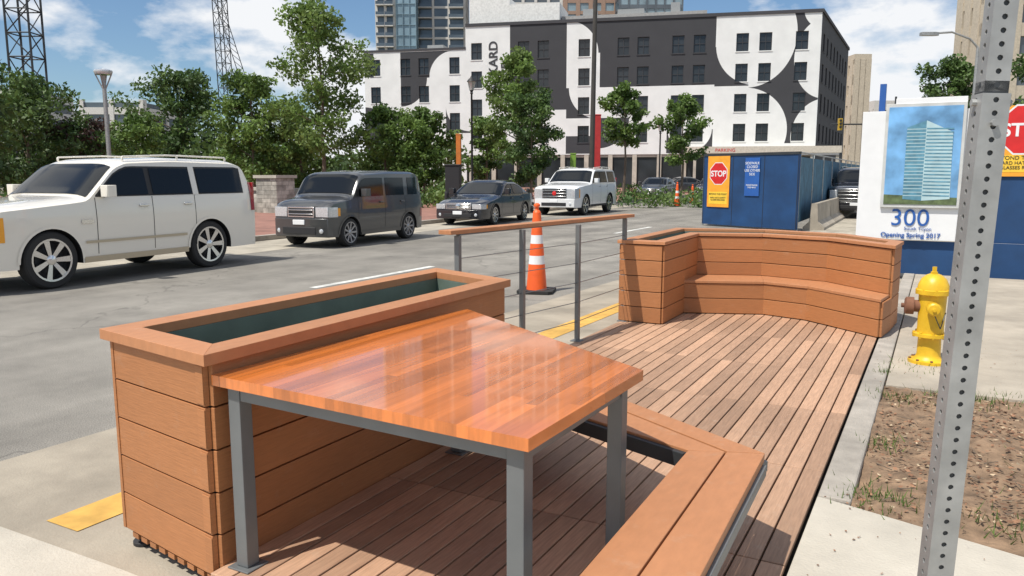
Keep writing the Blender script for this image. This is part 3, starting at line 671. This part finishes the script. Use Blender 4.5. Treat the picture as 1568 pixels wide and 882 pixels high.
ts.tube((-1.5,0,6.3),(4.2,0,6.3),.08,.08,dk,6); ts.tube((4.2,0,0),(4.2,0,8.8),.12,.1,dk,8)
for sx in (-.7,3.4):
    ts.box(sx-.18,sx+.18,-.2,.1,5.75,6.85,yl)
    for k in range(3): ts.lathe((sx,-.21,6.05+k*.3),(0,-1,0),[(.11,0),(.11,.1)],black,10)
ts.build('traffic_signal',(x,y,0),.4)
# ---------------------------------------------------------------- buildings
def muralmat():
    m=bpy.data.materials.new('mural_paint'); m.use_nodes=True; nt=m.node_tree; N=nt.nodes; L=nt.links; b=N['Principled BSDF']; b.inputs['Roughness'].default_value=.8
    tc=N.new('ShaderNodeTexCoord'); sp=N.new('ShaderNodeSeparateXYZ'); L.new(tc.outputs['Object'],sp.inputs[0]); X=sp.outputs[0];Z=sp.outputs[2]
    def ma(op,a,b_=None,c=None):
        n=N.new('ShaderNodeMath'); n.operation=op
        for i,v in enumerate((a,b_,c)):
            if v is None: continue
            if isinstance(v,(int,float)): n.inputs[i].default_value=v
            else: L.new(v,n.inputs[i])
        return n.outputs[0]
    def rect(x0,x1,z0,z1):
        a=ma('LESS_THAN',ma('ABSOLUTE',ma('SUBTRACT',X,(x0+x1)/2)),(x1-x0)/2); c=ma('LESS_THAN',ma('ABSOLUTE',ma('SUBTRACT',Z,(z0+z1)/2)),(z1-z0)/2); return ma('MULTIPLY',a,c)
    def circ(cx,cz,r,rz=None):
        rz=rz or r; dx=ma('DIVIDE',ma('SUBTRACT',X,cx),r); dz=ma('DIVIDE',ma('SUBTRACT',Z,cz),rz)
        return ma('LESS_THAN',ma('ADD',ma('MULTIPLY',dx,dx),ma('MULTIPLY',dz,dz)),1)
    cur=ma('ADD',0,0.0)
    def paint(mask,v):
        nonlocal cur
        cur=ma('ADD',ma('MULTIPLY',cur,ma('SUBTRACT',1,mask)),ma('MULTIPLY',mask,v))
    both=lambda a,c: ma('MULTIPLY',a,c)
    paint(rect(18.0,24.6,9,18.7),1); paint(both(circ(24.6,9,6.2),rect(18.0,24.6,9,15.2)),1)
    paint(rect(28.4,41,11.4,18.7),1)
    paint(rect(24.6,28.4,15.2,18.7),1); paint(both(circ(24.6,15.2,3.6),rect(24.6,28.4,15.2,18.7)),0)
    paint(rect(24.6,28.4,8.0,11.4),1); paint(both(circ(28.4,11.4,3.5),rect(24.6,28.4,8,11.4)),0)
    paint(both(circ(28.4,8,3.4),rect(28.4,32,4.6,8)),1); paint(rect(24.6,28.4,4,6),1)
    # white quarter biting into the dark field, then the tall curved swoosh near the corner
    paint(rect(41,45.4,11.2,15.4),1); paint(both(circ(45.4,15.6,4.35),rect(41,45.4,11.0,15.6)),0)
    sw=rect(44.6,51.9,5.0,18.7)
    paint(sw,1)
    paint(both(circ(44.4,16.6,5.0,5.6),sw),0); paint(both(rect(44.6,47.0,15.0,18.7),sw),0)
    paint(both(circ(52.4,13.9,3.2,4.2),sw),0); paint(both(circ(53.4,18.9,3.4,2.4),sw),0)
    paint(both(circ(44.2,6.4,4.6,4.6),sw),0); paint(both(circ(52.6,5.6,3.4,4.1),sw),0)
    paint(rect(36,41,4,6.6),1); paint(both(circ(38.5,6.6,2.4),rect(36,41,4,6.6)),0)
    paint(rect(4.6,11.2,13,16.0),1); paint(both(circ(11.2,13,3.0),rect(8,11.2,13,16)),0)
    paint(both(circ(4.6,13,3.3),rect(4.6,8,9.7,13)),1); paint(rect(10.2,13.2,6.5,9.7),1); paint(both(circ(13.2,9.7,3),rect(10,13.2,6.5,9.7)),0); paint(both(circ(0,6.5,3.2),rect(0,3.2,3,9.7)),1); paint(rect(0,1.2,13.2,16),1)
    mix=N.new('ShaderNodeMix'); mix.data_type='RGBA'; mix.inputs['A'].default_value=(.76,.77,.76,1); mix.inputs['B'].default_value=(.045,.046,.052,1); L.new(cur,mix.inputs['Factor'])
    nz=N.new('ShaderNodeTexNoise'); nz.inputs['Scale'].default_value=.6; nz.inputs['Detail'].default_value=4; L.new(tc.outputs['Object'],nz.inputs['Vector'])
    mr=N.new('ShaderNodeMapRange'); mr.inputs['To Min'].default_value=.82; mr.inputs['To Max'].default_value=1.12; L.new(nz.outputs['Fac'],mr.inputs['Value'])
    v=N.new('ShaderNodeVectorMath'); v.operation='SCALE'; L.new(mix.outputs['Result'],v.inputs[0]); L.new(mr.outputs[0],v.inputs['Scale']); L.new(v.outputs[0],b.inputs['Base Color'])
    return m
mural=muralmat(); dwall=M('dark_wall',(.05,.05,.057),.8,n=.15,ns=.5); wglass=M('window_glass',(.03,.035,.04),.12,n=.5,ns=.4,spec=.5); wfr=M('window_frame',(.04,.04,.045),.5,n=0); roofm=M('roof_membrane',(.3,.3,.3),.9)  # dark wall: one even dark tone for the side wall, parapets and block core
def facade(mb,x0,x1,z0,z1,cols,rows,ww,wh,mat,y=0):
    xsb=sorted(set([x0,x1]+[c-ww/2 for c in cols]+[c+ww/2 for c in cols])); zsb=sorted(set([z0,z1]+[r-wh/2 for r in rows]+[r+wh/2 for r in rows]))
    for i in range(len(xsb)-1):
        for j in range(len(zsb)-1):
            a,b,c,d=xsb[i],xsb[i+1],zsb[j],zsb[j+1]; xm,zm=(a+b)/2,(c+d)/2
            if any(abs(xm-q)<.01 for q in cols) and any(abs(zm-q)<.01 for q in rows):
                D=.22; mb.add([(a,y,c),(b,y,c),(b,y,d),(a,y,d),(a,y+D,c),(b,y+D,c),(b,y+D,d),(a,y+D,d)],[(0,1,5,4),(1,2,6,5),(2,3,7,6),(3,0,4,7)],mat,.5)
                mb.add([(a,y+D-.02,c),(b,y+D-.02,c),(b,y+D-.02,d),(a,y+D-.02,d)],[(0,1,2,3)],wglass)
                f=.06
                for (p,q,r_,s_) in((a,a+f,c,d),(b-f,b,c,d),(a+f,b-f,c,c+f),(a+f,b-f,d-f,d),(xm-f/2,xm+f/2,c+f,d-f),(a+f,xm-f/2,zm-.03,zm+.03),(xm+f/2,b-f,zm-.03,zm+.03)):
                    mb.box(p,q,y+D-.09,y+D-.03,r_,s_,wfr)
                mb.box(a-.08,b+.08,y-.06,y-.001,c-.1,c-.002,mat,.5)
            else: mb.add([(a,y,c),(b,y,c),(b,y,d),(a,y,d)],[(0,1,2,3)],mat,.5)
bl=empty('mural_office_building',(-62.1,77.0,0),math.atan2(14.2,49.8))
mb=MB()
facade(mb,0,12.7,0,16.1,[1.4,5.2,7.5,11.3],[14.3,11.1,7.9,4.7],1.25,1.9,mural,y=.0)
facade(mb,12.7,51.8,3.9,18.6,[14.0,19.6,21.9,26.6,31.0,33.2,37.0,39.3,43.8,46.2,49.9],[15.8,12.6,9.4,6.2],1.3,1.9,mural,y=-.02)
mb.build('painted_front',parent=bl)
mb=MB()
for k in range(14):
    a=13+k*2.75; mb.box(a,a+.5,.0,.3,0,3.9,conc2); mb.box(a+.5,a+2.75,.25,.3,0,3.6,wglass); mb.box(a+.5,a+2.75,.1,.3,3.6,3.9,conc2)
mb.box(38,54,-3,-.03,3.9,4.6,M('canopy_beige',(.55,.50,.42),.7)); mb.box(38.2,53.8,-2.8,-.1,3.7,3.9,white)
for a in (39,43,47,51,53.5): mb.box(a,a+.3,-2.8,-2.5,0,3.7,conc2)
mb.build('ground_floor',parent=bl)
mb=MB(); mb.box(0,12.7,-.08,.3,16.1,16.35,dwall); mb.box(12.7,51.95,-.12,.3,18.6,18.95,dwall); mb.box(.02,12.68,.3,18,0,16.0,roofm); mb.box(12.68,12.72,.0,12,16.0,18.6,wwall)
mb.box(12.8,51.7,.3,20,3.9,18.4,dwall)
mb.box(12.75,17.6,1.5,8,18.45,22.0,wwall); mb.box(17.61,23.5,1.5,8,18.45,21.2,wwall); mb.box(23.6,40,2.5,9,18.45,19.8,M('rooftop_plant',(.35,.34,.33),.7))
for a,b_,c in ((26,27.5,20.6),(30,33,20.4),(36,37,20.9),(7,9,17.2)): mb.box(a,b_,3,5,16,c,galv)
mb.build('roof',parent=bl)
ld=M('sign_letter_dark',(.04,.04,.045),.6)
text('sign_word','PACKARD',1.45,(16.5,-.06,10.3),(rad(90),-rad(90),0),ld,bl,align='LEFT',bold=.03); text('sign_word_2','PLACE',1.45,(17.95,-.06,10.3),(rad(90),-rad(90),0),ld,bl,align='LEFT',bold=.03)
text('parking_word','PARKING',.5,(42.3,-3.02,4.05),(rad(90),0,0),signred,bl)
ang=math.atan2(120.6-91.2,-12.6+12.3)
mb=MB(); facade(mb,0,29.4,0,18.6,[2.5+3.4*k for k in range(8)],[15.8,12.6,9.4,6.2],1.3,1.9,dwall); mb.box(-.1,29.4,-.15,.3,18.6,18.95,dwall)
side_=mb.build('side_wall',parent=bl)
bi=Matrix.Translation((-62.1,77.0,0))@Matrix.Rotation(math.atan2(14.2,49.8),4,'Z')
side_.matrix_local=bi.inverted()@(Matrix.Translation((-12.27,91.2,0))@Matrix.Rotation(ang,4,'Z'))
def tower(name,k0,k1,D,h,floor,wallm,glm,style,depth=20):
    a=Vector(pol(k0,D));b=Vector(pol(k1,D)); wd=(b-a).length; e=empty(name,(a.x,a.y,0),math.atan2(b.y-a.y,b.x-a.x))
    mb=MB(); mb.box(0.2,wd-.2,.3,depth-.3,0,h-.5,glm)
    n=int(h/floor)
    for i in range(n+1): mb.box(0,wd,0,depth,i*floor,i*floor+floor*style[0],wallm)
    nb=max(2,int(wd/style[1]))
    for i in range(nb+1):
        xx=i*(wd-style[2])/nb; mb.box(xx,xx+style[2],-.08,.5,0,h,wallm)
    nd=max(2,int(depth/style[1]))
    for i in range(nd+1):
        yy=.55+i*(depth-style[2]-.6)/nd; mb.box(wd-.5,wd+.08,yy,yy+style[2],0,h,wallm); mb.box(-.08,.5,yy,yy+style[2],0,h,wallm)
    mb.build('shell',parent=e)
    if style[3]:
        mb=MB()
        for i in range(1,n):
            for j in range(nb):
                if (j%style[3])==0:
                    xx=j*(wd-style[2])/nb+.4; w_=wd/nb-.6; mb.box(xx,xx+w_,-1.5,-.1,i*floor,i*floor+.25,wallm); mb.box(xx,xx+w_,-1.5,-1.44,i*floor+.25,i*floor+1.2,glm)
        mb.build('balconies',parent=e)
    return e
tg=M('tower_glass',(.22,.31,.36),.12,n=.35,ns=.15,spec=.8); tg2=M('tower_glass_dark',(.08,.10,.12),.15,n=.35,ns=.2,spec=.8); pc=M('tower_precast',(.58,.56,.53),.8); br=M('tower_brown_stone',(.36,.24,.18),.8); bg=M('tower_beige',(.52,.45,.35),.8)
tower('residential_tower',-.168,-.143,258,110,3.2,pc,tg2,(.28,4,.8,1)); tower('residential_tower.001',-.1425,-.118,255,110,3.2,tg,tg,(.05,1.6,.15,0)); tower('residential_tower.002',-.1175,-.057,262,110,3.2,pc,tg2,(.22,4.5,.7,2))
tower('office_tower',.063,.13,300,120,4,br,tg,(.3,5,1.5,0)); tower('office_tower.001',.131,.210,290,120,4,tg2,tg,(.35,3.2,.5,0),16); tower('office_tower.002',-.035,.062,230,75,4,pc,tg2,(.4,3.5,.8,0))
tower('beige_tower',.578,.66,85,40,3.2,bg,tg2,(.42,3,1.2,0),5)
tower('beige_block',.424,.445,130,20,3.2,bg,bg,(.5,6,1,0),5); tower('beige_block.001',.452,.50,140,13,3.2,pc,tg2,(.5,6,1,0),5); tower('parking_garage',-.54,-.46,150,15.5,3.2,pc,tg2,(.4,8,.8,0),20); tower('parking_garage.001',-.75,-.62,150,18,3.2,pc,tg2,(.4,8,.8,0),20)
# ---------------------------------------------------------------- trees
def leafmesh(mb,cen,rads,n,size,mats,flat=.75,seed=0):
    r=np.random.default_rng(seed); cen=np.array(cen); rads=np.array(rads); k=len(cen)
    p=rads**2; p=p/p.sum(); idx=r.choice(k,n,p=p); d=r.normal(size=(n,3)); d/=np.linalg.norm(d,axis=1)[:,None]
    rr=rads[idx]*(r.random(n)**.42); pos=cen[idx]+d*rr[:,None]*np.array([1,1,flat])
    u=r.normal(size=(n,3)); u/=np.linalg.norm(u,axis=1)[:,None]; t=r.normal(size=(n,3))+np.array([0,0,.3]); w=np.cross(u,t); w/=np.linalg.norm(w,axis=1)[:,None]
    s=size*r.uniform(.6,1.3,n)[:,None]
    V=np.stack([pos-u*s,pos+w*s*.55,pos+u*s,pos-w*s*.55],1).reshape(-1,3)
    cv=r.random(k); var=np.clip(.55*cv[idx]+.45*r.random(n),0,1)
    o=len(mb.v); mb.v+= [tuple(v) for v in V.tolist()]; mi=[mb.mi(m) for m in mats]
    mb.f+=[(o+4*i,o+4*i+1,o+4*i+2,o+4*i+3) for i in range(n)]; mb.m+=[mi[int(q*len(mi))%len(mi)] for q in cv[idx]*.999]; mb.c+=var.tolist()
lf=[M('leaves_mid',(.09,.16,.032),.55,n=0,var=.5,trans=.35),M('leaves_light',(.14,.22,.05),.55,n=0,var=.45,trans=.4)]
lfd=[M('leaves_dark',(.06,.115,.03),.55,n=0,var=.5,trans=.3),M('leaves_dark2',(.085,.145,.036),.55,n=0,var=.5,trans=.3)]
lfl=[M('leaves_bright',(.18,.26,.07),.55,n=0,var=.45,trans=.45),M('leaves_light',(.12,.19,.045))]
lfr=[M('leaves_purple',(.095,.055,.045),.6,n=0,var=.5,trans=.3),lfd[0]]
def tree(name,k,D,h,cr,cb,n,size,mats,seed=1,tr=.12,nl=16,z0=.1):
    x,y=pol(k,D); rnd=random.Random(seed); mb=MB()
    px=py=0; N_=8; prev=(0,0,0); tp=[(0,0,0)]
    for i in range(1,N_+1):
        px+=rnd.uniform(-.04,.04)*h*.25; py+=rnd.uniform(-.04,.04)*h*.25; q=(px,py,h*.93*i/N_); mb.tube(prev,q,tr*(1-(i-1)/N_*.85),tr*(1-i/N_*.85),bark,7,cap=False); tp.append(q); prev=q
    cen=[];rd=[]
    for i in range(nl):
        t=(i+.5)/nl; z=cb+(h*.9-cb)*t; j=min(N_-1,int(z/(h*.93)*N_)); base=Vector(tp[j]).lerp(Vector(tp[j+1]),(z/(h*.93)*N_)-j)
        pr=math.sqrt(max(.05,1-((t-.42)/.62)**2))
        ln=cr*pr*rnd.uniform(.65,1.1); a=i*2.4+rnd.uniform(-.4,.4); up=rnd.uniform(.25,.6)+t*.4
        d=Vector((math.cos(a),math.sin(a),up)); d.normalize(); b1=base+d*ln*.55; b2=b1+Vector((d.x,d.y,d.z*.6+.15*rnd.random()))*ln*.5
        r0=tr*.38*(1-t*.6); mb.tube(base,b1,r0,r0*.6,bark,5,cap=False); mb.tube(b1,b2,r0*.6,r0*.2,bark,5,cap=False)
        cs=[(b1,.30),(b2,.30),((b1+b2)/2,.26)]
        for s_ in range(3):
            dd=Vector((rnd.uniform(-1,1),rnd.uniform(-1,1),rnd.uniform(-.3,.8))).normalized()*ln*rnd.uniform(.3,.5); st_=base.lerp(b2,rnd.uniform(.4,.9)); mb.tube(st_,st_+dd,r0*.35,r0*.12,bark,4,cap=False); cs.append((st_+dd,rnd.uniform(.18,.3)))
        for c_,q in cs: cen.append(tuple(c_)); rd.append(q*cr*rnd.uniform(.7,1.2))
    cen.append((px,py,h*.95)); rd.append(.25*cr)
    leafmesh(mb,cen,rd,n,size,mats,seed=seed)
    return mb.build(name,(x,y,z0),rnd.uniform(0,6))
K=lambda u:(u-784)/1212.5
tree('deciduous_tree',K(495),42,10.8,2.6,2.2,9500,.12,lfl,3,.13,22)
tree('maple_tree',K(797),40,8.0,1.6,2.2,8000,.10,lfl,5,.1,16)
tree('maple_tree.001',K(815),38,5.4,1.5,1.0,7000,.09,lfd,6,.08,14)
tree('maple_tree.002',K(955),46,6.9,1.45,3.0,4500,.11,lf,7,.09,13)
tree('maple_tree.003',K(1042),46,6.3,1.45,2.0,4500,.11,lf,8,.09,13)
tree('deciduous_tree.001',K(280),60,9.0,3.6,1.5,8000,.17,lfd,9,.2,18)
tree('deciduous_tree.002',K(390),46,6.9,2.6,1.0,8000,.13,lf,10,.15,16)
tree('deciduous_tree.003',K(590),44,5.2,1.9,.8,6500,.11,lf,11,.1,14)
tree('deciduous_tree.004',K(650),43,5.0,1.7,.6,6500,.11,lf,12,.1,14)
tree('deciduous_tree.005',K(45),42,6.4,2.8,.6,8000,.13,lfd,13,.15,16)
tree('deciduous_tree.006',K(-60),36,6.5,3.0,.8,4000,.16,lfd,14,.15,16)
tree('purple_leaf_tree',K(128),44,4.3,1.9,.5,6000,.11,lfr,15,.1,14)
tree('deciduous_tree.007',K(745),50,5.2,1.5,1.0,4000,.12,lf,16,.1,12)
tree('deciduous_tree.008',K(1440),60,10.2,2.6,4.0,6000,.16,lfd,17,.15,16)
tree('deciduous_tree.009',K(1580),55,10.0,3.0,3.0,5000,.17,lfd,18,.15,16)
tree('deciduous_tree.010',K(460),48,5.5,2.0,.5,5000,.13,lf,19,.1,14)
tree('deciduous_tree.011',K(215),50,5.2,2.0,.6,5000,.13,lf,20,.1,14)
mb=MB(); r=random.Random(4); cen=[];rd=[]
for _ in range(170):
    u=r.uniform(-80,700); D=r.uniform(56,80); x,y=pol(K(u),D); cen.append((x,y,r.uniform(.6,4.2 if u<420 else 3.2))); rd.append(r.uniform(1.0,2.0))
leafmesh(mb,cen,rd,19000,.26,lfd+lf[:1],seed=5); mb.build('distant_tree_mass')
mb=MB(); cen=[];rd=[]
for _ in range(150):
    u=r.choice([r.uniform(560,700),r.uniform(700,1080),r.uniform(-60,360)]); D=r.uniform(36,48) if u>360 else r.uniform(27,34); x,y=pol(K(u),D); cen.append((x,y,r.uniform(.2,.8))); rd.append(r.uniform(.4,.8))
leafmesh(mb,cen,rd,18000,.09,lf+lfd[:1],seed=6); mb.build('shrub_bed')
# ---------------------------------------------------------------- light, sky, camera
EL=rad(61)
S=Vector((-.38*math.cos(EL),-.925*math.cos(EL),math.sin(EL))).normalized()
sl=bpy.data.lights.new('sun','SUN'); sl.energy=5.0; sl.angle=rad(.53); sl.color=(1,.95,.86); so=bpy.data.objects.new('sun',sl); scene.collection.objects.link(so); so.rotation_euler=S.to_track_quat('Z','Y').to_euler(); so.location=(0,0,30)
wd=bpy.data.worlds.new('World'); scene.world=wd; wd.use_nodes=True; nt=wd.node_tree; N=nt.nodes; L=nt.links; bgn=N['Background']; bgn.inputs['Strength'].default_value=.085
sk=N.new('ShaderNodeTexSky'); sk.sky_type='NISHITA'; sk.sun_disc=False; sk.sun_elevation=EL; sk.sun_rotation=math.atan2(S.x,S.y); sk.air_density=1.0; sk.dust_density=.5; sk.ozone_density=1.6
tn=N.new('ShaderNodeVectorMath'); tn.operation='MULTIPLY'; tn.inputs[1].default_value=(.98,1.15,1.30); L.new(sk.outputs[0],tn.inputs[0])
tc=N.new('ShaderNodeTexCoord'); mp=N.new('ShaderNodeMapping'); mp.inputs['Scale'].default_value=(1,1,2.2); mp.inputs['Location'].default_value=(.7,1.4,.3); L.new(tc.outputs['Generated'],mp.inputs['Vector'])
nz=N.new('ShaderNodeTexNoise'); nz.inputs['Scale'].default_value=4.2; nz.inputs['Detail'].default_value=8; nz.inputs['Roughness'].default_value=.55; L.new(mp.outputs[0],nz.inputs['Vector'])
cr=N.new('ShaderNodeMapRange'); cr.inputs['From Min'].default_value=.46; cr.inputs['From Max'].default_value=.56; L.new(nz.outputs['Fac'],cr.inputs['Value'])
mx=N.new('ShaderNodeMix'); mx.data_type='RGBA'; L.new(cr.outputs[0],mx.inputs['Factor']); L.new(tn.outputs[0],mx.inputs['A']); mx.inputs['B'].default_value=(10.8,11.0,11.3,1); L.new(mx.outputs['Result'],bgn.inputs['Color'])
cd=bpy.data.cameras.new('camera'); cam=bpy.data.objects.new('camera',cd); scene.collection.objects.link(cam); scene.camera=cam
cam.location=(0,0,1.65); cam.rotation_euler=(math.pi/2-math.atan(174/1200),0,math.atan(659/math.hypot(1200,174))); cd.lens=36*1200/1568; cd.sensor_width=36; cd.clip_end=5000; cd.clip_start=.05
